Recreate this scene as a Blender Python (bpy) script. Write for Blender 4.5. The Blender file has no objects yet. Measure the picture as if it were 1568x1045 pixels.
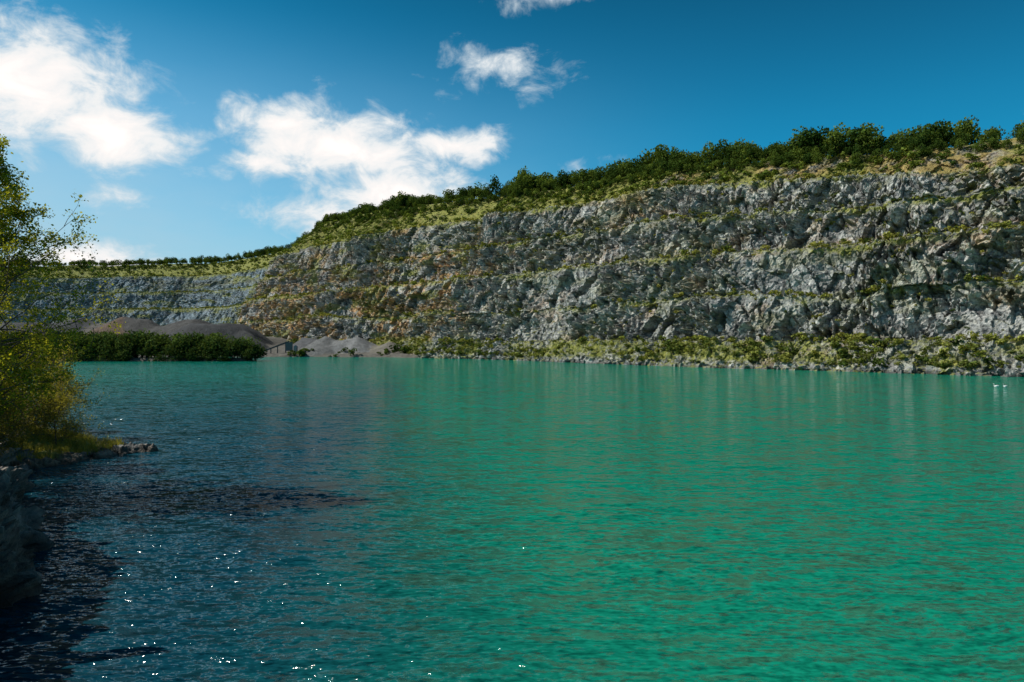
import bpy, math, time
import numpy as np
from mathutils import Vector
T0=time.time()
rng=np.random.default_rng(7)
scene=bpy.context.scene
scene.view_settings.view_transform='Standard'
scene.view_settings.look='None'
scene.view_settings.exposure=0

# ------------------------------------------------------------------ noise
def h3(ix,iy,iz,seed):
    h=(ix.astype(np.int64)*374761393+iy.astype(np.int64)*668265263+iz.astype(np.int64)*2147483647+seed*974634777)&0xffffffff
    h=((h^(h>>13))*1274126177)&0xffffffff
    h=((h^(h>>16))*2246822519)&0xffffffff
    h=h^(h>>15)
    return (h&0xffffff).astype(np.float64)/float(0x1000000)
def vnoise(x,y,z,seed=0):
    x,y,z=np.broadcast_arrays(np.asarray(x,float),np.asarray(y,float),np.asarray(z,float))
    ix,iy,iz=np.floor(x),np.floor(y),np.floor(z)
    fx,fy,fz=x-ix,y-iy,z-iz
    fx=fx*fx*(3-2*fx);fy=fy*fy*(3-2*fy);fz=fz*fz*(3-2*fz)
    r=0
    for a in (0,1):
        wx=fx if a else 1-fx
        for b in (0,1):
            wy=fy if b else 1-fy
            for c in (0,1):
                wz=fz if c else 1-fz
                r=r+wx*wy*wz*h3(ix+a,iy+b,iz+c,seed)
    return r*2-1
def fbm(x,y,z,oct=4,seed=0):
    r=0;a=1;t=0
    for i in range(oct):
        f=2.03**i
        r=r+a*vnoise(x*f,y*f,z*f,seed+i*17);t+=a;a*=0.52
    return r/t
def facet(x,y,z,seed,g=1.0):
    ix,iy,iz=np.floor(x),np.floor(y),np.floor(z)
    best=np.full(x.shape,1e9);sec=np.full(x.shape,1e9);val=np.zeros(x.shape)
    for a in (-1,0,1):
        for b in (-1,0,1):
            for c in (-1,0,1):
                jx,jy,jz=ix+a,iy+b,iz+c
                px=jx+h3(jx,jy,jz,seed);py=jy+h3(jx,jy,jz,seed+1);pz=jz+h3(jx,jy,jz,seed+2)
                dx,dy,dz=x-px,y-py,z-pz
                d=dx*dx+dy*dy+dz*dz
                o=h3(jx,jy,jz,seed+3)-.5
                v=o+g*((h3(jx,jy,jz,seed+4)-.5)*dx+(h3(jx,jy,jz,seed+5)-.5)*dy+(h3(jx,jy,jz,seed+6)-.5)*dz)*2
                m=d<best
                sec=np.where(m,best,np.minimum(sec,d))
                val=np.where(m,v,val)
                best=np.where(m,d,best)
    return val,np.sqrt(sec)-np.sqrt(best)
def sstep(a,b,x):
    t=np.clip((x-a)/(b-a),0,1);return t*t*(3-2*t)

# ------------------------------------------------------------------ mesh helpers
def new_obj(name,me,mats,parent=None):
    ob=bpy.data.objects.new(name,me)
    scene.collection.objects.link(ob)
    if not isinstance(mats,(list,tuple)):mats=[mats]
    for m in mats:
        if m:me.materials.append(m)
    if parent:ob.parent=parent
    return ob
def mesh_quads(name,V,F,smooth=False,cols=None):
    V=np.ascontiguousarray(V,dtype=np.float32);F=np.ascontiguousarray(F,dtype=np.int32)
    me=bpy.data.meshes.new(name)
    me.vertices.add(len(V));me.vertices.foreach_set('co',V.ravel())
    n=F.shape[1]
    me.loops.add(F.size);me.loops.foreach_set('vertex_index',F.ravel())
    me.polygons.add(len(F))
    me.polygons.foreach_set('loop_start',np.arange(len(F),dtype=np.int32)*n)
    me.polygons.foreach_set('loop_total',np.full(len(F),n,dtype=np.int32))
    me.update(calc_edges=True)
    me.polygons.foreach_set('use_smooth',np.full(len(F),bool(smooth)))
    if cols is not None:
        for k,c in cols.items():
            at=me.color_attributes.new(k,'FLOAT_COLOR','POINT')
            cc=np.ones((len(V),4),np.float32);cc[:,:3]=c
            at.data.foreach_set('color',cc.ravel())
    return me
def grid_faces(nr,nc):
    i=np.arange(nr*nc).reshape(nr,nc)
    return np.stack([i[:-1,:-1],i[:-1,1:],i[1:,1:],i[1:,:-1]],-1).reshape(-1,4)
def tube(P,R,n=6):
    P=np.asarray(P,float);R=np.asarray(R,float)
    T=np.gradient(P,axis=0);T/=np.linalg.norm(T,axis=1)[:,None]+1e-9
    ref=np.array([0.13,0.31,0.94]) if abs(T[0][2])<0.8 else np.array([0.95,0.2,0.1])
    A=np.cross(T,ref);A/=np.linalg.norm(A,axis=1)[:,None]+1e-9
    B=np.cross(T,A)
    th=np.linspace(0,2*math.pi,n,endpoint=False)
    V=P[:,None]+R[:,None,None]*(np.cos(th)[None,:,None]*A[:,None]+np.sin(th)[None,:,None]*B[:,None])
    V=V.reshape(-1,3)
    F=[]
    for i in range(len(P)-1):
        for j in range(n):
            k=(j+1)%n
            F.append((i*n+j,i*n+k,(i+1)*n+k,(i+1)*n+j))
    return V,np.array(F)
class Acc:
    def __init__(s):s.V=[];s.F=[];s.C=[];s.n=0
    def add(s,V,F,c):
        s.V.append(V);s.F.append(F+s.n);s.n+=len(V)
        c=np.asarray(c,float)
        s.C.append(np.broadcast_to(c,(len(V),3)) if c.ndim==1 else c)
    def get(s):return np.concatenate(s.V),np.concatenate(s.F),np.concatenate(s.C)
def box(c,s,rz=0,ry=0):
    x,y,z=[v/2 for v in s]
    V=np.array([[a*x,b*y,d*z] for a in(-1,1) for b in(-1,1) for d in(-1,1)],float)
    ca,sa=math.cos(ry),math.sin(ry);V=V@np.array([[ca,0,-sa],[0,1,0],[sa,0,ca]])
    ca,sa=math.cos(rz),math.sin(rz);V=V@np.array([[ca,sa,0],[-sa,ca,0],[0,0,1]])
    F=np.array([[0,1,3,2],[4,6,7,5],[0,4,5,1],[2,3,7,6],[0,2,6,4],[1,5,7,3]])
    return V+np.array(c),F
def leaf_quads(C,size,rg,aspect=0.6,up=0.0):
    n=len(C)
    a=rg.normal(size=(n,3));a[:,2]*=(1-up);a/=np.linalg.norm(a,axis=1)[:,None]
    b=rg.normal(size=(n,3));b-=a*(a*b).sum(1)[:,None];b/=np.linalg.norm(b,axis=1)[:,None]
    s=(size*(0.6+0.8*rg.random(n)))[:,None] if np.isscalar(size) else size[:,None]
    a=a*s*.5;b=b*s*.5*aspect
    V=np.stack([C-a,C-b+a*0.15,C+a,C+b+a*0.15],1).reshape(-1,3)
    F=np.arange(n*4).reshape(n,4)
    return V,F

# ------------------------------------------------------------------ materials
def mat(name):
    m=bpy.data.materials.new(name);m.use_nodes=True
    nt=m.node_tree;nt.nodes.clear()
    out=nt.nodes.new('ShaderNodeOutputMaterial')
    return m,nt,out
class NB:
    def __init__(s,nt):s.nt=nt
    def n(s,t,**k):
        nd=s.nt.nodes.new(t)
        for a,b in k.items():setattr(nd,a,b)
        return nd
    def link(s,a,b):s.nt.links.new(a,b)
    def setin(s,sock,v):
        if isinstance(v,bpy.types.NodeSocket):s.link(v,sock)
        else:sock.default_value=v
    def math(s,op,a,b=0.0,c=0.0,clamp=False):
        nd=s.n('ShaderNodeMath',operation=op,use_clamp=clamp)
        s.setin(nd.inputs[0],a);s.setin(nd.inputs[1],b);s.setin(nd.inputs[2],c);return nd.outputs[0]
    def vmath(s,op,a,b=(0,0,0)):
        nd=s.n('ShaderNodeVectorMath',operation=op)
        s.setin(nd.inputs[0],a);s.setin(nd.inputs[1],b)
        return nd.outputs['Value'] if op in('LENGTH','DOT_PRODUCT','DISTANCE') else nd.outputs[0]
    def noise(s,vec,scale,detail=5,rough=.55,dist=0.0,col=False):
        nd=s.n('ShaderNodeTexNoise');s.link(vec,nd.inputs['Vector'])
        nd.inputs['Scale'].default_value=scale;nd.inputs['Detail'].default_value=detail
        nd.inputs['Roughness'].default_value=rough;nd.inputs['Distortion'].default_value=dist
        return nd.outputs['Color' if col else 'Fac']
    def ramp(s,f,stops):
        nd=s.n('ShaderNodeValToRGB');s.link(f,nd.inputs[0])
        el=nd.color_ramp.elements
        while len(el)<len(stops):el.new(0.5)
        for e,(p,c) in zip(el,stops):
            e.position=p;e.color=(c[0],c[1],c[2],1) if not np.isscalar(c) else (c,c,c,1)
        return nd.outputs[0]
    def mix(s,f,a,b,mode='MIX'):
        nd=s.n('ShaderNodeMix',data_type='RGBA',blend_type=mode)
        s.setin(nd.inputs[0],f)
        for i,v in((6,a),(7,b)):
            if isinstance(v,tuple):v=(v[0],v[1],v[2],1)
            s.setin(nd.inputs[i],v)
        return nd.outputs[2]
    def mapr(s,v,a,b,c=0.,d=1.,smooth=True):
        nd=s.n('ShaderNodeMapRange',interpolation_type='SMOOTHSTEP' if smooth else 'LINEAR')
        s.setin(nd.inputs[0],v)
        for i,x in enumerate((a,b,c,d)):nd.inputs[i+1].default_value=x
        return nd.outputs[0]
    def scalevec(s,vec,sc,rot=(0,0,0)):
        nd=s.n('ShaderNodeMapping');s.link(vec,nd.inputs[0]);nd.inputs['Scale'].default_value=sc
        nd.inputs['Rotation'].default_value=rot;return nd.outputs[0]
def rock_material(name,tone=1.0,wet=False):
    m,nt,out=mat(name);b=NB(nt)
    pos=b.n('ShaderNodeNewGeometry').outputs['Position']
    at=b.n('ShaderNodeAttribute',attribute_name='mask')
    tn=b.n('ShaderNodeAttribute',attribute_name='tone').outputs['Color']
    sep=b.n('ShaderNodeSeparateColor');b.link(at.outputs['Color'],sep.inputs[0])
    grass,soil,rust=sep.outputs[0],sep.outputs[1],sep.outputs[2]
    n1=b.noise(pos,.09,6,.65);n2=b.noise(pos,.8,6,.65)
    mixn=b.math('ADD',b.math('MULTIPLY',n1,.45),b.math('MULTIPLY',n2,.55))
    t=tone
    base=b.ramp(mixn,[(.37,(.085*t,.085*t,.087*t)),(.46,(.27*t,.27*t,.265*t)),(.54,(.47*t,.465*t,.44*t)),(.64,(.76*t,.73*t,.65*t))])
    sv=b.scalevec(pos,(.04,.04,.7),(0.35,0.25,0))
    st=b.noise(sv,1.3,4,.7)
    base=b.mix(b.mapr(st,.46,.64,0,.45),base,(.13*t,.13*t,.135*t))
    rmask=b.math('MULTIPLY',rust,b.mapr(b.noise(pos,.14,6,.7),.43,.56,0,.9))
    base=b.mix(rmask,base,b.mix(b.mapr(n2,.35,.65),(.30*t,.13*t,.05*t),(.76*t,.47*t,.22*t)))
    soilc=b.ramp(n2,[(.3,(.14,.10,.035)),(.5,(.34,.25,.09)),(.7,(.48,.36,.14))])
    base=b.mix(b.math('MULTIPLY',soil,b.mapr(n1,.36,.5)),base,soilc)
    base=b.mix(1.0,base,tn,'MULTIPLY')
    gcol=b.ramp(b.noise(pos,.5,5,.7),[(.3,(.06,.08,.018)),(.5,(.22,.23,.05)),(.7,(.44,.41,.12))])
    gm=b.math('MULTIPLY',grass,b.mapr(b.noise(pos,.4,5,.75),.34,.50))
    base=b.mix(gm,base,gcol)
    n3=b.noise(pos,2.0 if not wet else 5.0,5,.65)
    bp=b.n('ShaderNodeBump');bp.inputs['Strength'].default_value=.9;bp.inputs['Distance'].default_value=.9 if not wet else .25
    b.link(n3,bp.inputs['Height'])
    p=b.n('ShaderNodeBsdfPrincipled');b.link(base,p.inputs['Base Color']);b.link(bp.outputs[0],p.inputs['Normal'])
    p.inputs['Roughness'].default_value=.9 if not wet else .55
    p.inputs['Specular IOR Level'].default_value=.25
    b.link(p.outputs[0],out.inputs[0]);return m
def veg_material(name,trans=.35):
    m,nt,out=mat(name);b=NB(nt)
    at=b.n('ShaderNodeAttribute',attribute_name='Col').outputs['Color']
    d=b.n('ShaderNodeBsdfDiffuse');b.link(at,d.inputs[0])
    tr=b.n('ShaderNodeBsdfTranslucent');b.link(b.mix(1.0,at,(1.25,1.15,.5),'MULTIPLY'),tr.inputs[0])
    ms=b.n('ShaderNodeMixShader');ms.inputs[0].default_value=trans
    b.link(d.outputs[0],ms.inputs[1]);b.link(tr.outputs[0],ms.inputs[2])
    b.link(ms.outputs[0],out.inputs[0]);return m
def attr_material(name,rough=.8):
    m,nt,out=mat(name);b=NB(nt)
    at=b.n('ShaderNodeAttribute',attribute_name='Col').outputs['Color']
    pos=b.n('ShaderNodeNewGeometry').outputs['Position']
    c=b.mix(.5,at,b.ramp(b.noise(pos,1.5,5),[(.3,.5),(.7,1.3)]),'MULTIPLY')
    p=b.n('ShaderNodeBsdfPrincipled');b.link(c,p.inputs['Base Color']);p.inputs['Roughness'].default_value=rough
    b.link(p.outputs[0],out.inputs[0]);return m
M_rock=rock_material('quarry_rock')
M_bank=rock_material('shore_rock',.48,True)
M_veg=veg_material('foliage_far',.3)
M_leaf=veg_material('leaf_near',.5)
M_bark=attr_material('bark')
M_paint=attr_material('weathered_steel',.6)

# ------------------------------------------------------------------ strip terrain
def catmull(P,n=60):
    P=np.asarray(P,float);Q=np.vstack([2*P[0]-P[1],P,2*P[-1]-P[-2]])
    out=[]
    for i in range(1,len(Q)-2):
        t=np.linspace(0,1,n,endpoint=False)[:,None]
        a,b_,c,d=Q[i-1],Q[i],Q[i+1],Q[i+2]
        out.append(.5*((2*b_)+(c-a)*t+(2*a-5*b_+4*c-d)*t**2+(3*b_-3*c+d-a)*t**3))
    out.append(P[-1:]);return np.vstack(out)
def resample(P,fn):
    seg=np.linalg.norm(np.diff(P[:,:2],axis=0),axis=1);S=np.concatenate([[0],np.cumsum(seg)])
    s=[0.];
    while s[-1]<S[-1]:
        x=np.interp(s[-1],S,P[:,0]);y=np.interp(s[-1],S,P[:,1])
        s.append(s[-1]+fn(x,y))
    s=np.array(s[:-1]);return s,np.stack([np.interp(s,S,P[:,k]) for k in range(P.shape[1])],1)
def smooth1(a,k):
    ker=np.hanning(2*k+3);ker/=ker.sum()
    ap=np.concatenate([np.full(k+1,a[0]),a,np.full(k+1,a[-1])]);return np.convolve(ap,ker,'valid')

# quarry wall : x,y, z rock rim, z top
CP=[(420,-160,82,101),(300,60,82,102),(168,224,82,101),(129,261,86,103),(68,330,98,114),(6,418,106,124),(-62,482,111,132),
    (-108,545,113,141),(-185,598,112,145),(-262,685,110,150),(-330,775,112,155),(-392,872,116,151),(-500,950,112,134),(-700,965,110,130),
    (-950,880,100,116),(-1130,600,90,100),(-1150,300,70,80)]
path=catmull(CP)
def dsf(x,y):
    D=math.hypot(x,y)
    if x>1.1*y+30: return 4.0
    if x<-.95*y: return 6.0
    return min(max(D*.0016,.45),2.0)
S,PP=resample(path,dsf)
tx=np.gradient(PP[:,0]);ty=np.gradient(PP[:,1]);
su=np.arange(0,S[-1],4.0)
txu=smooth1(np.interp(su,S,tx/np.hypot(tx,ty)),7);tyu=smooth1(np.interp(su,S,ty/np.hypot(tx,ty)),7)
tx=np.interp(S,su,txu);ty=np.interp(S,su,tyu);l=np.hypot(tx,ty);tx/=l;ty/=l
NX,NY=ty,-tx
nc=len(S)
z0=np.zeros(nc)
def n1d(f,seed,o=3):return fbm(S*f,z0+3.3,z0+7.7,o,seed)
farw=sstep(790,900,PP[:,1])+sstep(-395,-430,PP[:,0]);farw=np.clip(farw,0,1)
foot=n1d(1/75.,5)*14
zr=PP[:,2]+n1d(1/60.,11)*3.5; zt=PP[:,3]+n1d(1/90.,12)*2.5
wa=np.clip(3.6+n1d(1/50.,21)*11,0.4,9)*(1-farw)+14*farw
wc=np.clip(3.6+n1d(1/55.,22)*11,0.4,9)*(1-farw)+14*farw
wd=np.clip(7.5+n1d(1/50.,23)*5,3.5,11)+4*farw
dz=lambda f,seed,a:n1d(f,seed)*a
upz=(zr-90)/20.
L12=11.5+dz(1/40.,31,1.0);L33=33+dz(1/38.,32,6.5)*(1-.85*farw);L55=55+upz*3+dz(1/60.,33,2.6)*(1-.5*farw);L76=76+upz*8+dz(1/38.,34,6)*(1-.85*farw)
segs=[];d=foot-7;z=z0-7
def add(dd,zz,n,kind):
    global d,z
    segs.append((d,z,d+dd,zz+0*z0,n,kind));d=d+dd;z=zz+0*z0
add(7+z0,z0,5,'u')
add(1.5+z0,z0+1.3,8,'r')
add(12+z0,L12,34,'t')
add(7+z0,L12+.6,12,'b')
add(6.5+z0,L33,54,'f')
add(wa,L33+.7,10,'b')
add(6.5+z0,L55,54,'f')
add(wd+4,L55+1.6,18,'b')
add(6.5+z0,L76,50,'f')
add(wc,L76+.7,10,'b')
add(7+z0,zr,50,'f')
add(6+z0,zr+.8,11,'b')
add((zt-zr)*1.2,zt,34,'s')
add(50+z0,zt+5,22,'p')
add(220+z0,zt+8,10,'p')
add(1600+z0,zt-10,6,'p')
Dm=[];Zm=[];K=[];edge=[];FF=[]
for (d0,zz0,d1,zz1,n,k) in segs:
    f=np.linspace(0,1,n,endpoint=False)[:,None]
    Dm.append(d0+(d1-d0)*f);Zm.append(zz0+(zz1-zz0)*f);K+= [k]*n
    FF+=list(f[:,0])
    edge+=list(np.ones(n) if k!='f' else (.45+.55*np.minimum(1,4*(1-f[:,0]))))
Dm.append(d[None]);Zm.append(z[None]);K.append('p');edge.append(1);FF.append(1)
Dm=np.vstack(Dm);Zm=np.vstack(Zm);K=np.array(K);nr=len(K);edge=np.array(edge);FF=np.array(FF)[:,None]
kf=np.array([{'u':.3,'r':.5,'t':.35,'b':.3,'f':1,'s':.35,'p':0.0}[k] for k in K])*edge
kf=np.convolve(np.pad(kf,2,mode='edge'),np.ones(5)/5,'valid')[:,None]*(1-.6*farw[None])
X=PP[None,:,0]+NX*Dm;Y=PP[None,:,1]+NY*Dm;Z=Zm.copy()
pl=(K=='p')[:,None]
Z=Z+pl*fbm(X/60,Y/60,0*X,4,77)*6*sstep(0,60,Dm-90)
SS=np.broadcast_to(S[None],X.shape)
sh=SS+0.35*Z
warp=fbm(SS/16,Z/16,Dm/16,3,50)*3
g1=1-np.abs(fbm((sh+warp)/24,Z/70,0*X+2.2,3,51))*2
f1,e1=facet((sh+warp)/8.5,Z/17,Dm/12,60,1.1)
f2,e2=facet((SS-.45*Z+warp*.6)/3.4,Z/6,Dm/5,70,1.25)
f3,e3=facet((SS+.3*Z)/1.6,Z/2.0,Dm/2,80,1.25)
sfac=.4+1.1*sstep(-.3,.35,fbm(SS/30,Z/20,0*X,3,85))
# scree cones banked against the faces: smoother, pushed outward near the foot of each face
isf=(K=='f')[:,None]
scree=isf*sstep(.12,.4,fbm(SS/20,0*X+np.round(Zm/22)*3.1,0*X,2,140))*sstep(.65,.0,FF)*(1-farw[None])
disp=(g1-.5)*3.4+f1*4.6+(f2*2.5+f3*1.3)*sfac
disp=disp*kf*(1-.6*scree)+scree*4.0
X=X-NX*disp;Y=Y-NY*disp
Z=Z+(f2*1.0+f3*.8)*kf*.7
tal=((K=='t')|(K=='r')|(K=='b'))[:,None]
Z=Z+tal*(f3*.9+f2*.8)*.6*(1-.6*farw[None])
Z=np.maximum(Z,-8)
V=np.stack([X,Y,Z],-1)
du=np.gradient(V,axis=1);dv=np.gradient(V,axis=0)
N=np.cross(du,dv);N/=np.linalg.norm(N,axis=2)[...,None]+1e-9
nz=np.abs(N[...,2])
big=fbm(SS/40,Z/14,0*X,4,90);big2=fbm(SS/22,Z/9,0*X,4,91)
isb=((K=='b')|(K=='t')|(K=='r'))[:,None]
iss=(K=='s')[:,None];isp=(K=='p')[:,None]
isbb=(K=='b')[:,None]
grass=sstep(.5,.8,nz)*(isb*1.0+(~isb)*.5)*sstep(-.4,.15,big2+.25*isb+.5*isbb)
leftgreen=sstep(380,480,Y)*sstep(70,110,Z)
grass=np.maximum(grass,iss*sstep(-.3,.3,big2+leftgreen*.7-.1))
grass=np.maximum(grass,isp*1.0)
grass=np.maximum(grass,isf*sstep(.82,.97,FF+.16*fbm(SS/7,0*X,0*X+Z*.01,3,133))*(.25+.75*sstep(-.2,.2,big2)))
grass=np.maximum(grass,(K=='t')[:,None]*sstep(-.4,.1,big2)*sstep(2,4,Z))
grass=np.maximum(grass,isbb*farw[None]*1.0)
grass=np.maximum(grass,sstep(.12,.36,fbm(SS/28,Z/7,0*X,4,97))*.8*(.35+.65*sstep(430,560,Y)))
soil=np.maximum(iss*1.0,sstep(.1,.5,big)*sstep(80,100,Z)*.6)
rust=sstep(.15,.45,big)*(.4+.6*sstep(450,600,Y))+1.0*sstep(-.22,.08,big2)*sstep(450,540,Y)*sstep(100,65,Z)*(1-farw[None])
rust=np.clip(rust+ .35*sstep(.0,.4,fbm(SS/30,Z/4,0*X,3,95))*sstep(40,60,Z),0,1)
rust=rust*(1-.8*farw[None])
mask=np.stack([grass,soil,rust],-1).reshape(-1,3)
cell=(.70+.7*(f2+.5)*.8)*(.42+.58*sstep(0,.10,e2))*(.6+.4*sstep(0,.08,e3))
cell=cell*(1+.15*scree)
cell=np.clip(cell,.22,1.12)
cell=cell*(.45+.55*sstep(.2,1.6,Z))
haze=np.broadcast_to(farw[None],cell.shape)
tone=np.stack([cell*(1-.42*haze),cell*(1-.26*haze),cell*(1-.10*haze)],-1)  # distance haze put into the rock colour: far wall dimmer and bluer
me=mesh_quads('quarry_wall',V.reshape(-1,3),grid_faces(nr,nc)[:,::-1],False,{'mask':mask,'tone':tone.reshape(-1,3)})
new_obj('quarry_cliff',me,M_rock)
co=V.copy()
print('cliff',nr,nc,time.time()-T0)

# ------------------------------------------------------------------ base ground sheet
def simple_mat(name,stops,scale=.05,rough=.95,bump=.3):
    m,nt,out=mat(name);b=NB(nt);pos=b.n('ShaderNodeNewGeometry').outputs['Position']
    c=b.ramp(b.noise(pos,scale,8,.65),stops)
    p=b.n('ShaderNodeBsdfPrincipled');b.link(c,p.inputs['Base Color']);p.inputs['Roughness'].default_value=rough
    p.inputs['Specular IOR Level'].default_value=.2
    b.link(p.outputs[0],out.inputs[0]);return m
M_gr=simple_mat('ground_soil',[(.3,(.06,.08,.02)),(.7,(.16,.15,.07))])
R=9000
me=mesh_quads('ground',np.array([[-R,-R,-9],[R,-R,-9],[R,R,-9],[-R,R,-9]]),np.array([[0,1,2,3]]))
new_obj('ground',me,M_gr)

# ------------------------------------------------------------------ quarry floor, heaps
def sdf(poly,x,y):
    poly=np.asarray(poly,float);d=np.full(x.shape,1e9);ins=np.zeros(x.shape,bool)
    n=len(poly)
    for i in range(n):
        a=poly[i];b=poly[(i+1)%n];e=b-a
        t=np.clip(((x-a[0])*e[0]+(y-a[1])*e[1])/(e@e),0,1)
        d=np.minimum(d,np.hypot(x-a[0]-t*e[0],y-a[1]-t*e[1]))
        c=((a[1]<=y)!=(b[1]<=y))&(x<(b[0]-a[0])*(y-a[1])/((b[1]-a[1]) if b[1]!=a[1] else 1e-9)+a[0])
        ins^=c
    return np.where(ins,d,-d)
gx=np.arange(-900,0,2.0);gy=np.arange(380,1010,2.0)
GX,GY=np.meshgrid(gx,gy)
shore=[(-20,470),(-62,484),(-95,503),(-150,513),(-215,516),(-290,505),(-345,470),(-420,440),(-900,430),(-900,1010),(0,1010)]
sd=sdf(shore,GX,GY)+fbm(GX/25,GY/25,0*GX,3,3)*6
H=-6+8.5*sstep(-10,8,sd)+5*sstep(5,50,sd)
terr=sstep(-195,-225,GX+.0*GY)*sstep(535,555,GY)
H=H+terr*(8+fbm(GX/30,GY/30,0*GX,3,8)*1.5)+fbm(GX/9,GY/9,0*GX,3,18)*.8
pen=[(-150,408),(-158,401),(-215,399),(-290,398),(-380,394),(-420,400),(-420,440),(-290,432),(-200,424),(-160,416)]
sp=sdf(pen,GX,GY)+fbm(GX/12,GY/12,0*GX,3,9)*2
H=np.maximum(H,-6+8.0*sstep(-5,6,sp))
heapcol=np.zeros(GX.shape+(3,));heapcol[:]=(.11,.10,.085)
def heap(x,y,r,h,flat,col):
    global H
    dd=np.hypot((GX-x),(GY-y))
    hh=np.minimum(h*(1-dd/r),flat)+fbm(GX/8,GY/8,0*GX,3,int(abs(x)))*.6
    base=H.copy()
    m=(hh>0)
    H=np.where(m,base+hh,H)
    heapcol[m]=col
heap(-328,575,31,18,30,(.10,.065,.045))
heap(-362,580,26,12,30,(.08,.07,.062))
heap(-246,570,44,20,11,(.04,.04,.043))
heap(-292,585,36,17,9,(.055,.052,.05))
heap(-410,590,60,22,12,(.05,.05,.055))
heap(-148,540,23,12,30,(.12,.12,.12))
heap(-122,536,19,10.5,30,(.17,.17,.17))
heap(-168,546,14,8,30,(.08,.08,.085))
heap(-208,546,14,7,30,(.05,.05,.052))
heap(-95,528,15,8,30,(.15,.135,.11))
m_,nt,out=mat('quarry_gravel');b=NB(nt);pos=b.n('ShaderNodeNewGeometry').outputs['Position']
at=b.n('ShaderNodeAttribute',attribute_name='Col').outputs['Color']
p=b.n('ShaderNodeBsdfPrincipled');p.inputs['Roughness'].default_value=.95
b.link(b.mix(1.,at,b.ramp(b.noise(pos,.3,8,.7),[(.3,.5),(.7,1.5)]),'MULTIPLY'),p.inputs['Base Color'])
bp=b.n('ShaderNodeBump');bp.inputs['Distance'].default_value=.9;b.link(b.noise(pos,.9,6,.65),bp.inputs['Height']);b.link(bp.outputs[0],p.inputs['Normal'])
b.link(p.outputs[0],out.inputs[0]);M_grav=m_
me=mesh_quads('floor',np.stack([GX,GY,H],-1).reshape(-1,3),grid_faces(len(gy),len(gx)),True,{'Col':heapcol.reshape(-1,3)})
new_obj('quarry_floor_terrain',me,M_grav)
def floorH(x,y):
    i=int((y-380)/2.0);j=int((x+900)/2.0);return H[min(max(i,0),len(gy)-1),min(max(j,0),len(gx)-1)]

# ------------------------------------------------------------------ left bank
BP=[(70,-60),(34,-14),(12,-1),(-3,3),(-12,9),(-17.8,17),(-21.2,27),(-27.8,38),(-36.2,49),(-44,60),(-54,76),(-66,94),(-94,130),(-138,180),(-215,262),(-310,350),(-400,410),(-560,440),(-900,440)]
bp_=catmull(BP)
Sb,PB=resample(bp_,lambda x,y:.16 if (y>14 and y<70 and x>-62) else (1.0 if y<200 else 4.0))
tx=np.gradient(PB[:,0]);ty=np.gradient(PB[:,1]);l=np.hypot(tx,ty)
su=np.arange(0,Sb[-1],1.0)
txu=smooth1(np.interp(su,Sb,tx/l),4);tyu=smooth1(np.interp(su,Sb,ty/l),4)
tx=np.interp(Sb,su,txu);ty=np.interp(Sb,su,tyu);l=np.hypot(tx,ty);tx/=l;ty/=l
bx,by=-ty,tx
zb=0*Sb
hv=(1-.55*sstep(42,62,PB[:,1]))*(.75+.25*sstep(12,25,PB[:,1]))
prof=[(-4,-3,4),(0,0,50),(2.2,5.8,36),(4.5,8.4,24),(12,9.8,16),(30,15,14),(80,30,10),(400,45,4),(1500,40,0)]
Dm=[];Zm=[]
for i in range(len(prof)-1):
    a,c=prof[i],prof[i+1];f=np.linspace(0,1,max(a[2],1),endpoint=False)[:,None]
    Dm.append(a[0]+(c[0]-a[0])*f+zb);Zm.append((a[1]+(c[1]-a[1])*f)+zb)
Dm=np.vstack(Dm);Zm=np.vstack(Zm);Zm=np.where(Zm>0,Zm*hv,Zm)
X=PB[None,:,0]+bx*Dm;Y=PB[None,:,1]+by*Dm;Z=Zm.copy()
SB=np.broadcast_to(Sb[None],X.shape)
wp=fbm(SB/3,Z/3,Dm/3,3,150)*1.2
f1,e1=facet((SB+.6*Z+wp)/2.6,Z/2.2,Dm/3,160,1.2);f2,e2=facet((SB-.4*Z+wp)/.9,Z/.8,Dm/1.1,170,1.2);f3,e3=facet((SB+.3*Z)/.38,Z/.33,Dm/.5,176,1.2)
near=.35+.65*sstep(14,26,Y)
am=sstep(-4,0,Dm)*(1-.8*sstep(6,14,Dm))*near
X=X-bx*(f1*1.3+f2*.45+f3*.14)*am;Y=Y-by*(f1*1.3+f2*.45+f3*.14)*am;Z=Z+(f1*.6+f2*.35+f3*.12)*am*sstep(-1,1.5,Zm)+fbm(X/9,Y/9,0*X,3,99)*1.2*sstep(8,30,Dm)
V=np.stack([X,Y,Z],-1)
gr=sstep(4.5,8,Dm);mask=np.stack([gr,gr*.5,0*gr+.25],-1).reshape(-1,3)
cell=(.7+.7*(f2+.5))*(.45+.55*sstep(0,.1,e2))*(.55+.45*sstep(.2,1.2,Z))
me=mesh_quads('bank',V.reshape(-1,3),grid_faces(V.shape[0],V.shape[1]),False,{'mask':mask,'tone':np.repeat(cell.reshape(-1,1),3,1)})
new_obj('rocky_bank',me,M_bank)
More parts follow.
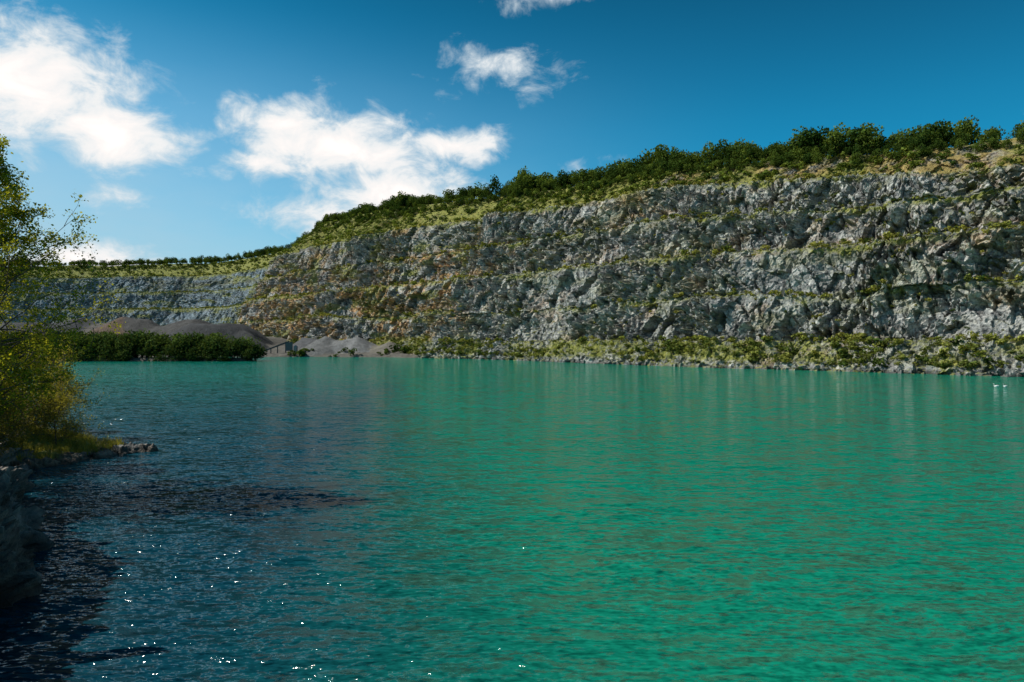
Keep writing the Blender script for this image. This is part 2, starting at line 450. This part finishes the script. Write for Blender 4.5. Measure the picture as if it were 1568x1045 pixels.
# spit
sx=np.arange(-66,-36,.14);sy=np.arange(56,92,.14);SX,SY=np.meshgrid(sx,sy)
poly=[(-60,58),(-45,62.5),(-43.6,66),(-42,69.5),(-40,73),(-38.3,74.6),(-41,76),(-45,77.5),(-48,80.5),(-54,84),(-62,90),(-66,90),(-66,58)]
sd=sdf(poly,SX,SY)+fbm(SX/2.2,SY/2.2,0*SX,4,33)*.9
f1,e1=facet(SX/1.5,SY/.8,0*SX,181,.8);f2,e2=facet(SX/.5,SY/.4,0*SX,182,1.)
hs=sstep(-.6,.35,sd)*.85-.6+.20*np.clip(sd,0,2)+.10*np.clip(sd-2,0,3)+.45*np.clip(sd-5,0,20)
hs=hs+(f1*.5+f2*.2)*sstep(-.3,.5,sd)
hs=np.where(sd<-1.2,-1.0,hs)
V=np.stack([SX,SY,hs],-1)
gr=sstep(1.6,3.0,sd+fbm(SX/1.5,SY/1.5,0*SX,3,34)*1.2)
me=mesh_quads('spit',V.reshape(-1,3),grid_faces(len(sy),len(sx)),False,{'mask':np.stack([gr,gr,0*gr+.35],-1).reshape(-1,3),'tone':np.repeat((.95*(.7+.5*(f1+.5))*(.5+.5*sstep(0,.1,e1))*(.4+.6*sstep(.05,.5,hs))).reshape(-1,1),3,1)})
new_obj('rock_spit',me,M_bank)
print('terrain',time.time()-T0)

# ------------------------------------------------------------------ water
m,nt,out=mat('lake_water');b=NB(nt)
pos=b.n('ShaderNodeNewGeometry').outputs['Position']
warp=b.vmath('MULTIPLY',b.vmath('SUBTRACT',b.noise(b.scalevec(pos,(.08,.15,1)),1.,2,.5,0,True),(.5,.5,.5)),(2.5,2.5,0))
pw=b.vmath('ADD',pos,warp)
c1=b.noise(b.scalevec(pw,(.55,1.75,1),(0,0,math.radians(-7))),1.0,3,.62,0,True)
c2=b.noise(b.scalevec(pw,(2.2,4.6,1),(0,0,math.radians(9))),1.0,2,.6,0,True)
c3=b.noise(b.scalevec(pos,(.12,.40,1),(0,0,math.radians(-12))),1.0,2,.5,0,True)
patch=b.mapr(b.noise(b.scalevec(pos,(.010,.035,1),(0,0,math.radians(-6))),1.0,3,.5),.35,.65,.85,1.2)
half=(.5,.5,.5)
s1_=b.vmath('MULTIPLY',b.vmath('SUBTRACT',c1,half),(1.6,4.2,0))
s2_=b.vmath('MULTIPLY',b.vmath('SUBTRACT',c2,half),(2.2,2.6,0))
s3_=b.vmath('MULTIPLY',b.vmath('SUBTRACT',c3,half),(.3,1.1,0))
sl=b.vmath('ADD',b.vmath('ADD',s1_,s2_),s3_)
sc=b.n('ShaderNodeVectorMath',operation='SCALE');b.link(sl,sc.inputs[0]);b.link(patch,sc.inputs['Scale'])
nrm=b.vmath('NORMALIZE',b.vmath('ADD',sc.outputs[0],(0,0,1)))
p=b.n('ShaderNodeBsdfPrincipled')
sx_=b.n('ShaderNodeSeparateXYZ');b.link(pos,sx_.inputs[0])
shade_ramp=b.math('ADD',b.math('ADD',sx_.outputs[0],b.math('MULTIPLY',sx_.outputs[1],.2)),b.math('MULTIPLY',b.math('SUBTRACT',b.noise(b.scalevec(pos,(.04,.04,1)),1.,4,.5),.5),10))  # bank shade painted into the water colour: navy at near left, green beyond
shade_ramp=b.mapr(shade_ramp,-9,14)
shade_ramp=b.math('MAXIMUM',shade_ramp,b.mapr(sx_.outputs[1],50,280,0,.8))  # farther water lightened in its colour to suggest sky reflection
b.link(b.mix(shade_ramp,(.004,.045,.07),(.004,.185,.115)),p.inputs['Base Color'])
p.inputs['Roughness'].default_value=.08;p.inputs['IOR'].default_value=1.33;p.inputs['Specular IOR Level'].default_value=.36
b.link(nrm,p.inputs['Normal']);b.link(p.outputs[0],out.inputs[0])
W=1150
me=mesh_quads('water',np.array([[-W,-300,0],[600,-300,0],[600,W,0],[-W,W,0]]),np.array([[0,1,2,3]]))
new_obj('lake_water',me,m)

# ------------------------------------------------------------------ vegetation templates
def tree_template(seed,nleaf,leaf,h=1.0,puffs=9,flat=1.0,trunk=True):
    rg=np.random.default_rng(seed)
    cent=[];rad=[]
    for i in range(puffs):
        a=rg.random()*6.28;r=rg.random()**.6*.33;zz=.38+.5*rg.random()
        r*=1.25-abs(zz-.5)
        cent.append((r*math.cos(a),r*math.sin(a),zz*flat));rad.append(.13+.12*rg.random())
    cent.append((0,0,.5*flat));rad.append(.28)
    cent=np.array(cent);rad=np.array(rad)
    w=rad**2;w/=w.sum();idx=rg.choice(len(rad),nleaf,p=w)
    v=rg.normal(size=(nleaf,3));v/=np.linalg.norm(v,axis=1)[:,None]
    P=cent[idx]+v*rad[idx][:,None]*(.75+.35*rg.random(nleaf))[:,None]
    V,F=leaf_quads(P,leaf,rg,.8)
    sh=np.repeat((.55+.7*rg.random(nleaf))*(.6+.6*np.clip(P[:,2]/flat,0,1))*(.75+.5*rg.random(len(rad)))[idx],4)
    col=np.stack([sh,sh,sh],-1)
    isl=np.ones(len(V))
    if trunk:
        TV,TF=tube([(0,0,-.05),(.01,0,.3),(0,.01,.7)],[.025,.018,.006],5)
        F=np.vstack([F,TF+len(V)]);V=np.vstack([V,TV]);col=np.vstack([col,np.ones((len(TV),3))]);isl=np.concatenate([isl,np.zeros(len(TV))])
    return V,F,col,isl
def scatter(name,temps,P,hgt,wid,tint,mt):
    n=len(P);Vs=[];Fs=[];Cs=[];off=0
    which=rng.integers(0,len(temps),n);ang=rng.random(n)*6.283
    for k,(V,F,c,isl) in enumerate(temps):
        ii=np.where(which==k)[0]
        if not len(ii):continue
        ca,sa=np.cos(ang[ii])[:,None],np.sin(ang[ii])[:,None]
        x=(V[None,:,0]*ca-V[None,:,1]*sa)*wid[ii][:,None]+P[ii,0][:,None]
        y=(V[None,:,0]*sa+V[None,:,1]*ca)*wid[ii][:,None]+P[ii,1][:,None]
        zz=V[None,:,2]*hgt[ii][:,None]+P[ii,2][:,None]
        Vs.append(np.stack([x,y,zz],-1).reshape(-1,3))
        Fs.append((F[None]+(np.arange(len(ii))*len(V))[:,None,None]).reshape(-1,4)+off);off+=len(ii)*len(V)
        cc=c[None]*tint[ii][:,None,:];bark=np.array([.07,.055,.04])
        cc=cc*isl[None,:,None]+bark*(1-isl)[None,:,None]
        Cs.append(cc.reshape(-1,3))
    me=mesh_quads(name,np.concatenate(Vs),np.concatenate(Fs),False,{'Col':np.concatenate(Cs)})
    return new_obj(name,me,mt)
trees=[tree_template(100+i,440,.085) for i in range(7)]
bushes=[tree_template(200+i,75,.2,puffs=6,flat=.8,trunk=False) for i in range(6)]
def pick(n,kinds,smin,smax,f=None):
    rows=np.where(np.isin(K,list(kinds)))[0]
    r=rng.choice(rows,n);s=smin+(smax-smin)*rng.random(n)
    c=np.clip(np.searchsorted(S,s),0,nc-1)
    if f is not None:
        keep=rng.random(n)<f(r,c);r,c=r[keep],c[keep]
    return r,c
def lerp_tint(n,a,b_,pw=1.0):
    t=rng.random(n)[:,None]**pw;return np.array(a)*(1-t)+np.array(b_)*t
smax=S[np.argmin(np.abs(PP[:,0]+880))];smin=S[np.argmin(np.abs(PP[:,1]-110))]
rows_s=np.where(K=='s')[0]
topS=rows_s[int(len(rows_s)*.62):]
P=[]
prow=np.where(K=='p')[0][:13]
c=np.clip(np.searchsorted(S,smin+(smax-smin)*rng.random(1700)),0,nc-1)
r=rng.choice(prow,len(c));P.append(co[r,c])
nb=1100
c2=np.clip(np.searchsorted(S,smin+(smax-smin)*rng.random(nb)),0,nc-1);r2=rng.choice(topS,nb);P.append(co[r2,c2])
P=np.vstack(P)+np.array([0,0,-.6]);n=len(P)
hg=8.5+7*rng.random(n)**1.8
hg[-nb:]*=.5
hg*=1+.55*np.clip(fbm(P[:,0]/24,P[:,1]/24,0*P[:,0],2,41),-1,1)
hg*=1-.25*sstep(600,800,P[:,1])
tint=lerp_tint(n,(.035,.07,.016),(.14,.19,.035),1.4)
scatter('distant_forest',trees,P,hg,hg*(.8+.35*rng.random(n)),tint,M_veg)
Ps=[];Hs=[];Ts=[]
big2g=fbm(co[...,0]/14,co[...,1]/14,co[...,2]/7,3,301)
def shrubs(n,kinds,dens,h0,h1,t0,t1,zmin=1.0):
    r,c=pick(n,kinds,smin,smax,dens)
    p=co[r,c];k=p[:,2]>zmin;p=p[k]
    Ps.append(p+np.array([0,0,-.25]));Hs.append(h0+(h1-h0)*rng.random(len(p))**2);Ts.append(lerp_tint(len(p),t0,t1))
yg=(.36,.34,.08);dg=(.06,.10,.022);lg=(.17,.21,.04)
shrubs(8000,'t',lambda r,c:.45+.9*big2g[r,c],1.4,4.6,dg,(.27,.28,.065),1.6)
shrubs(300,'r',lambda r,c:.2+.9*big2g[r,c],.8,2,lg,yg,1.)
shrubs(9000,'b',lambda r,c:(.4+1.4*big2g[r,c])*(FF[r,0]<.55),1.2,4.2,lg,yg)
shrubs(2500,'b',lambda r,c:.5+1.0*big2g[r,c],1.0,4.6,dg,yg)
shrubs(5000,'b',lambda r,c:(farw[c]>.5)*(FF[r,0]<.5),1.6,4.0,(.10,.15,.07),(.22,.27,.11))
shrubs(14000,'f',lambda r,c:(nz[r,c]>.40)*(.35+1.2*big2g[r,c]),.7,3.0,dg,yg)
shrubs(4200,'s',lambda r,c:.25+.6*sstep(330,440,co[r,c,1])+.8*big2g[r,c],1.2,5.5,dg,(.22,.27,.05))
P=np.vstack(Ps);h=np.concatenate(Hs);t=np.vstack(Ts)
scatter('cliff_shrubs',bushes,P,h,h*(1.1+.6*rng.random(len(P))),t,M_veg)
print('shrubs',len(P),time.time()-T0)
n=460
px_=-150-260*rng.random(n);py_=399+30*rng.random(n)
k=sdf(pen,px_,py_)>.5;px_,py_=px_[k],py_[k]
P=np.stack([px_,py_,[floorH(a,b_)-.5 for a,b_ in zip(px_,py_)]],-1);n=len(P)
hg=(8.5+6.5*rng.random(n))*(.75+.45*sstep(399,412,py_))*(.75+.25*sstep(-152,-170,px_))
scatter('peninsula_shrubs',[tree_template(400+i,500,.075,puffs=11,flat=.9) for i in range(5)],P,hg,hg*1.1,lerp_tint(n,(.035,.065,.02),(.11,.155,.04),1.5),M_veg)
n=300
px_=-60-200*rng.random(n);py_=500+40*rng.random(n)
sdv=sdf(shore,px_,py_);k=(sdv>1)&(sdv<14)&(vnoise(px_/18,0*px_,0*px_,6)>-.1);px_,py_=px_[k],py_[k]
P=np.stack([px_,py_,[floorH(a,b_)-.4 for a,b_ in zip(px_,py_)]],-1);n=len(P)
hg=2.5+6*rng.random(n)**2
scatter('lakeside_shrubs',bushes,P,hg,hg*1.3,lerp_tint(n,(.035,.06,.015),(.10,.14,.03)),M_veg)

# ------------------------------------------------------------------ near trees
def make_tree(name,base,seed,H_,R_,nl,leaf,perTwig,c0,c1,lean=(0,0),low=.12,trunk_r=.22,prof=None,sub=7,leaf_sig=.22):
    rg=np.random.default_rng(seed)
    wood=Acc();LP=[]
    bk=np.array([.10,.085,.07])
    n=12;t=np.linspace(0,1,n)
    tr=np.stack([lean[0]*t*H_+np.cumsum(rg.normal(size=n))*.012*H_,lean[1]*t*H_+np.cumsum(rg.normal(size=n))*.012*H_,t*H_],-1);tr[0]=(0,0,-.5)
    V,F=tube(tr,trunk_r*(1-t)**.8+.015,8);wood.add(V,F,bk)
    prof=prof or (lambda t:min(1,(1.06-t)*1.55)*(.65+.35*min(1,t*3)))
    for i in range(nl):
        tt=low+(.98-low)*((i+rg.random())/nl);az=i*2.39996+rg.normal()*.4
        p=np.array([np.interp(tt,t,tr[:,k]) for k in range(3)])
        L=R_*prof(tt)*(.65+.55*rg.random());el=.25+.75*tt+rg.normal()*.15
        dr=np.array([math.cos(az)*math.cos(el),math.sin(az)*math.cos(el),math.sin(el)])
        pts=[p];d_=dr.copy();m_=8
        for q in range(m_):
            d_=d_+rg.normal(size=3)*.13+np.array([0,0,-.05*(q/m_)]);d_/=np.linalg.norm(d_)
            pts.append(pts[-1]+d_*L/m_)
        pts=np.array(pts);r0=trunk_r*.38*(1-tt*.7)
        V,F=tube(pts,np.linspace(r0,.012,len(pts)),5);wood.add(V,F,bk)
        for q in range(sub):
            u=.25+.75*(q+rg.random())/sub;fi=u*m_
            sp_=np.array([np.interp(fi,np.arange(m_+1),pts[:,k]) for k in range(3)])
            dd=d_*.6+rg.normal(size=3)*.6;dd[2]+=.1;dd/=np.linalg.norm(dd)
            l2=L*(.16+.2*rg.random())*(1.2-.4*u)
            q2=[sp_];
            for z_ in range(4):
                dd=dd+rg.normal(size=3)*.2;dd/=np.linalg.norm(dd);q2.append(q2[-1]+dd*l2/4)
            q2=np.array(q2);V,F=tube(q2,np.linspace(r0*.35+.008,.006,5),3);wood.add(V,F,bk*.9)
            for w_ in range(4):
                uu=.3+.7*rg.random();s3=np.array([np.interp(uu*4,np.arange(5),q2[:,k]) for k in range(3)])
                d3=dd+rg.normal(size=3)*.7;d3/=np.linalg.norm(d3);l3=.35+.6*rg.random()
                q3=np.array([s3,s3+d3*l3*.5+rg.normal(size=3)*.04,s3+d3*l3+np.array([0,0,-.12])])
                V,F=tube(q3,[.01,.007,.004],3);wood.add(V,F,bk*.9)
                k_=rg.poisson(perTwig)
                if k_:
                    uu=rg.random(k_)[:,None]
                    LP.append(s3+(q3[2]-s3)*uu*1.1+rg.normal(size=(k_,3))*leaf_sig)
    P=np.vstack(LP);LV,LF=leaf_quads(P,leaf,rg,.62,.2)
    tt=np.clip(rg.random(len(P))*.7+.3*np.clip(vnoise(P[:,0]*.8,P[:,1]*.8,P[:,2]*.8,5)*.5+.5,0,1),0,1)[:,None]
    lc=np.array(c0)*(1-tt)+np.array(c1)*tt
    e=bpy.data.objects.new(name,None);scene.collection.objects.link(e);e.location=base
    WV,WF,WC=wood.get()
    new_obj('trunk_and_branches',mesh_quads('wood',WV,WF,True,{'Col':WC}),M_bark,e)
    new_obj('leaves',mesh_quads('leaves',LV,LF,False,{'Col':np.repeat(lc,4,0)}),M_leaf,e)
    print(name,len(P));return e
def copy_tree(src,name,loc,rz,sc):
    e=bpy.data.objects.new(name,None);scene.collection.objects.link(e);e.location=loc;e.rotation_euler=(0,0,rz);e.scale=(sc,)*3
    for c in src.children:
        o=bpy.data.objects.new(c.name.split('.')[0],c.data);scene.collection.objects.link(o);o.parent=e
g0=(.09,.13,.016);g1=(.52,.50,.05)
t1=make_tree('birch_tree',(-39.0,50,5.5),11,20.5,8.2,90,.20,14,g0,g1,low=.06)
for (x,y,z_,r_,s_) in [(-42.5,53,6,5.5,.85),(-60,62,6,5.2,1.0),(-76,88,6,3.1,.9)]:
    copy_tree(t1,'birch_tree',(x,y,z_),r_,s_)
s1=make_tree('willow_shrub',(-48.0,62.5,2.0),21,6.2,4.2,50,.17,8,(.07,.075,.02),(.24,.21,.05),low=.02,trunk_r=.10,prof=lambda t:1.15-.6*t)
s2=make_tree('willow_shrub',(-47.4,71,1.0),22,4.4,3.2,40,.15,7,(.12,.12,.02),(.42,.38,.07),low=.02,trunk_r=.06,prof=lambda t:1.2-.6*t,sub=6)
copy_tree(s1,'willow_shrub',(-44.0,55.5,2.6),1.3,.95)
copy_tree(s1,'willow_shrub',(-41.5,50.5,4.5),4.3,.9)
copy_tree(s1,'willow_shrub',(-38.0,46.5,5.5),2.9,.6)
copy_tree(s2,'willow_shrub',(-51,75,1.5),1.9,1.2)
copy_tree(s2,'willow_shrub',(-56,82,2.5),3.9,1.5)
copy_tree(s1,'willow_shrub',(-55,70,2.0),3.9,1.3)
n=2600
tx_=-62+20*rng.random(n);ty_=60+24*rng.random(n)
k=sdf(poly,tx_,ty_)>1.8;tx_,ty_=tx_[k],ty_[k];n=len(tx_)
gi=((ty_-56)/.14).astype(int);gj=((tx_+66)/.14).astype(int);tz=hs[gi,gj]
B=np.repeat(np.stack([tx_,ty_,tz],-1),14,0);m_=len(B)
B[:,:2]+=rng.normal(size=(m_,2))*.14
hgt=(.25+.5*rng.random(m_));a=rng.random(m_)*6.28;w=.02
side=np.stack([np.cos(a),np.sin(a),0*a],-1)*w;ln=np.stack([rng.normal(size=m_)*.15,rng.normal(size=m_)*.15,hgt],-1)
V=np.stack([B-side,B+side,B+ln+side*.3,B+ln-side*.3],1).reshape(-1,3)
me=mesh_quads('grass',V,np.arange(m_*4).reshape(-1,4),False,{'Col':np.repeat(lerp_tint(m_,(.16,.18,.03),(.5,.45,.13)),4,0)})
new_obj('shore_grass',me,M_leaf)
print('trees',time.time()-T0)

# ------------------------------------------------------------------ conveyor plant and sheds
A=Acc();ox,oy=-183,524;gz=floorH(ox,oy)
st=(.07,.07,.08);ye=(.30,.22,.08)
V,F=box((ox,oy,gz+4.2),(24,1.3,.6),.25,-.38);A.add(V,F,st)
for s in(-.5,.5):
    V,F=box((ox,oy+s*1.5,gz+4.7),(24,.14,.5),.25,-.38);A.add(V,F,st)
for q in(-7,-2,3,9):
    hz=4.2+q*.39
    for s in(-.6,.6):
        V,F=box((ox+q*.95,oy+q*.23+s,gz+hz/2-.3),(.35,.35,max(hz,.8)),.25);A.add(V,F,st)
V,F=box((ox-10,oy-2,gz+1.6),(4,3,2.6),.25);A.add(V,F,ye)
V,F=box((ox-10,oy-2,gz+3.4),(5,4,.9),.25);A.add(V,F,st)
V,F=box((ox+11,oy+3,gz+5),(5,4,6.5),.25);A.add(V,F,(.12,.13,.14))
V,F=box((ox+11,oy+3,gz+8.6),(5.6,4.6,.5),.25);A.add(V,F,st)
V,F=tube([(ox+16,oy+3,gz),(ox+16,oy+3,gz+5),(ox+16,oy+3,gz+6.2)],[1.6,1.6,.3],10);A.add(V,F,(.3,.3,.3))
V,F,C=A.get();e=new_obj('gravel_conveyor',mesh_quads('conv',V,F,False,{'Col':C}),M_paint)

M_wh=attr_material('white_feathers',.7)
def swan(loc,rz,name):
    A=Acc();wh=(.8,.8,.78)
    V,F=tube([(-.62,0,.28),(-.45,0,.22),(-.2,0,.2),(.1,0,.18),(.35,0,.16),(.5,0,.14)],[.02,.14,.24,.26,.19,.04],12);A.add(V,F,wh)
    V,F=tube([(.38,0,.16),(.52,0,.3),(.5,0,.5),(.46,0,.68),(.5,0,.82),(.6,0,.86)],[.1,.07,.05,.045,.05,.05],8);A.add(V,F,wh)
    V,F=tube([(.55,0,.87),(.64,0,.86),(.70,0,.84)],[.03,.065,.04],8);A.add(V,F,wh)
    V,F=tube([(.69,0,.84),(.80,0,.80)],[.035,.012],6);A.add(V,F,(.5,.2,.03))
    for s in(-1,1):
        V,F=tube([(.3,s*.17,.3),(.0,s*.23,.34),(-.35,s*.17,.38),(-.6,s*.05,.42)],[.05,.13,.1,.02],8);A.add(V,F,wh)
    V,F,C=A.get();o=new_obj(name,mesh_quads('swan',V,F,True,{'Col':C}),M_wh);o.location=loc;o.rotation_euler=(0,0,rz)
swan((127,179,-.05),2.6,'swan');swan((128.6,178,-.05),3.3,'swan')

# ------------------------------------------------------------------ sun, sky
SA=math.radians(-93);SE=math.radians(45)
sv=Vector((math.sin(SA)*math.cos(SE),math.cos(SA)*math.cos(SE),math.sin(SE)))
L=bpy.data.lights.new('sun','SUN');L.energy=5;L.angle=math.radians(.5);L.color=(1,.95,.86)
lo=bpy.data.objects.new('sun',L);scene.collection.objects.link(lo);lo.rotation_euler=sv.to_track_quat('Z','Y').to_euler();lo.location=(-300,100,300)
w=bpy.data.worlds.new('World');scene.world=w;w.use_nodes=True;nt=w.node_tree;nt.nodes.clear();b=NB(nt)
out=b.n('ShaderNodeOutputWorld')
sky=b.n('ShaderNodeTexSky',sky_type='NISHITA');sky.sun_disc=False;sky.sun_elevation=SE;sky.sun_rotation=SA
sky.air_density=1.0;sky.dust_density=1.0;sky.ozone_density=1.5
tc=b.n('ShaderNodeTexCoord').outputs['Generated']
tcn=b.vmath('NORMALIZE',tc)
sx=b.n('ShaderNodeSeparateXYZ');b.link(tcn,sx.inputs[0])
az=b.math('MULTIPLY',b.math('ARCTAN2',sx.outputs[0],sx.outputs[1]),57.2958)
el=b.math('MULTIPLY',b.math('ARCSINE',sx.outputs[2]),57.2958)
cv=b.n('ShaderNodeCombineXYZ');b.link(az,cv.inputs[0]);b.link(el,cv.inputs[1]);cv=cv.outputs[0]
wn=b.n('ShaderNodeTexNoise');b.link(cv,wn.inputs['Vector']);wn.inputs['Scale'].default_value=.22;wn.inputs['Detail'].default_value=3
off=b.vmath('MULTIPLY',b.vmath('SUBTRACT',wn.outputs['Color'],(.5,.5,.5)),(3.5,2.2,0))
cvw=b.vmath('ADD',cv,off)
clouds=[(-36.5,17.2,9.5,5.2,1),(-30.5,14.6,6.5,2.8,1),(-14.0,15.2,8.5,3.8,1),(-9.5,12.3,7.5,3.4,1),(-4.6,16.1,4.4,1.7,1),(-18.2,17.2,5,2.0,.95),(-20.3,13.8,4,1.3,.8),
 (-.8,21.6,4.6,1.7,.42),(2,26.8,4,1.3,.5),(-32,5.6,7,1.5,.9),(-29,10.3,2.2,.8,.2),(-14,10.0,7,2.2,.8),(6,14.5,1.8,.9,.35),
 (-60,25,14,6,1),(-85,14,16,4,1),(50,16,10,3,.8),(95,24,14,5,1),(150,20,18,5,1),(-140,22,16,6,1)]
mk=None
for (a,e_,ra,re,pk) in clouds:
    d_=b.vmath('LENGTH',b.vmath('MULTIPLY',b.vmath('SUBTRACT',cvw,(a,e_,0)),(1/ra,1/re,0)))
    v=b.math('MULTIPLY',b.math('SUBTRACT',1.0,d_),pk)
    mk=v if mk is None else b.math('MAXIMUM',mk,v)
cn=b.noise(b.scalevec(cv,(.28,.42,1)),1.0,9,.62,.4)
dens=b.math('ADD',mk,b.math('MULTIPLY',b.math('SUBTRACT',cn,.5),1.9))
cov=b.mapr(dens,-.1,.6)
shade=b.ramp(b.mapr(dens,.1,1.2),[(0,(.60,.70,.76)),(.35,(.82,.84,.85)),(.7,(.95,.91,.89)),(1,(1.05,1.0,.97))])
veil=b.math('MULTIPLY',b.mapr(az,22,-38),b.mapr(el,26,2))
veil=b.math('MULTIPLY',veil,b.mapr(b.noise(b.scalevec(cv,(.06,.14,1)),1.,4,.6),.2,.7,.75,1.0))
skyc=b.mix(1.0,sky.outputs[0],(.07,.95,1.18),'MULTIPLY')
skyc=b.mix(1.0,skyc,b.ramp(b.mapr(el,3,34,0,1,False),[(0,1.4),(.45,1.08),(1,.38)]),'MULTIPLY')
skyc=b.mix(1.0,skyc,b.ramp(b.mapr(az,-20,42,0,1,False),[(0,1.0),(1,.75)]),'MULTIPLY')
bg1=b.n('ShaderNodeBackground');b.link(skyc,bg1.inputs[0]);bg1.inputs[1].default_value=.10
bgv=b.n('ShaderNodeBackground');bgv.inputs[0].default_value=(.50,.68,.80,1);bgv.inputs[1].default_value=.9
mv=b.n('ShaderNodeMixShader');b.link(veil,mv.inputs[0]);b.link(bg1.outputs[0],mv.inputs[1]);b.link(bgv.outputs[0],mv.inputs[2])
bg2=b.n('ShaderNodeBackground');b.link(shade,bg2.inputs[0]);bg2.inputs[1].default_value=1.05
mx=b.n('ShaderNodeMixShader');b.link(cov,mx.inputs[0]);b.link(mv.outputs[0],mx.inputs[1]);b.link(bg2.outputs[0],mx.inputs[2])
b.link(mx.outputs[0],out.inputs[0])

cam=bpy.data.cameras.new('camera');cam.lens=24;cam.sensor_width=36;cam.clip_end=20000;cam.clip_start=.1
co_=bpy.data.objects.new('camera',cam);scene.collection.objects.link(co_);co_.location=(0,0,12);co_.rotation_euler=(math.radians(90),0,0)
scene.camera=co_
print('done',time.time()-T0)
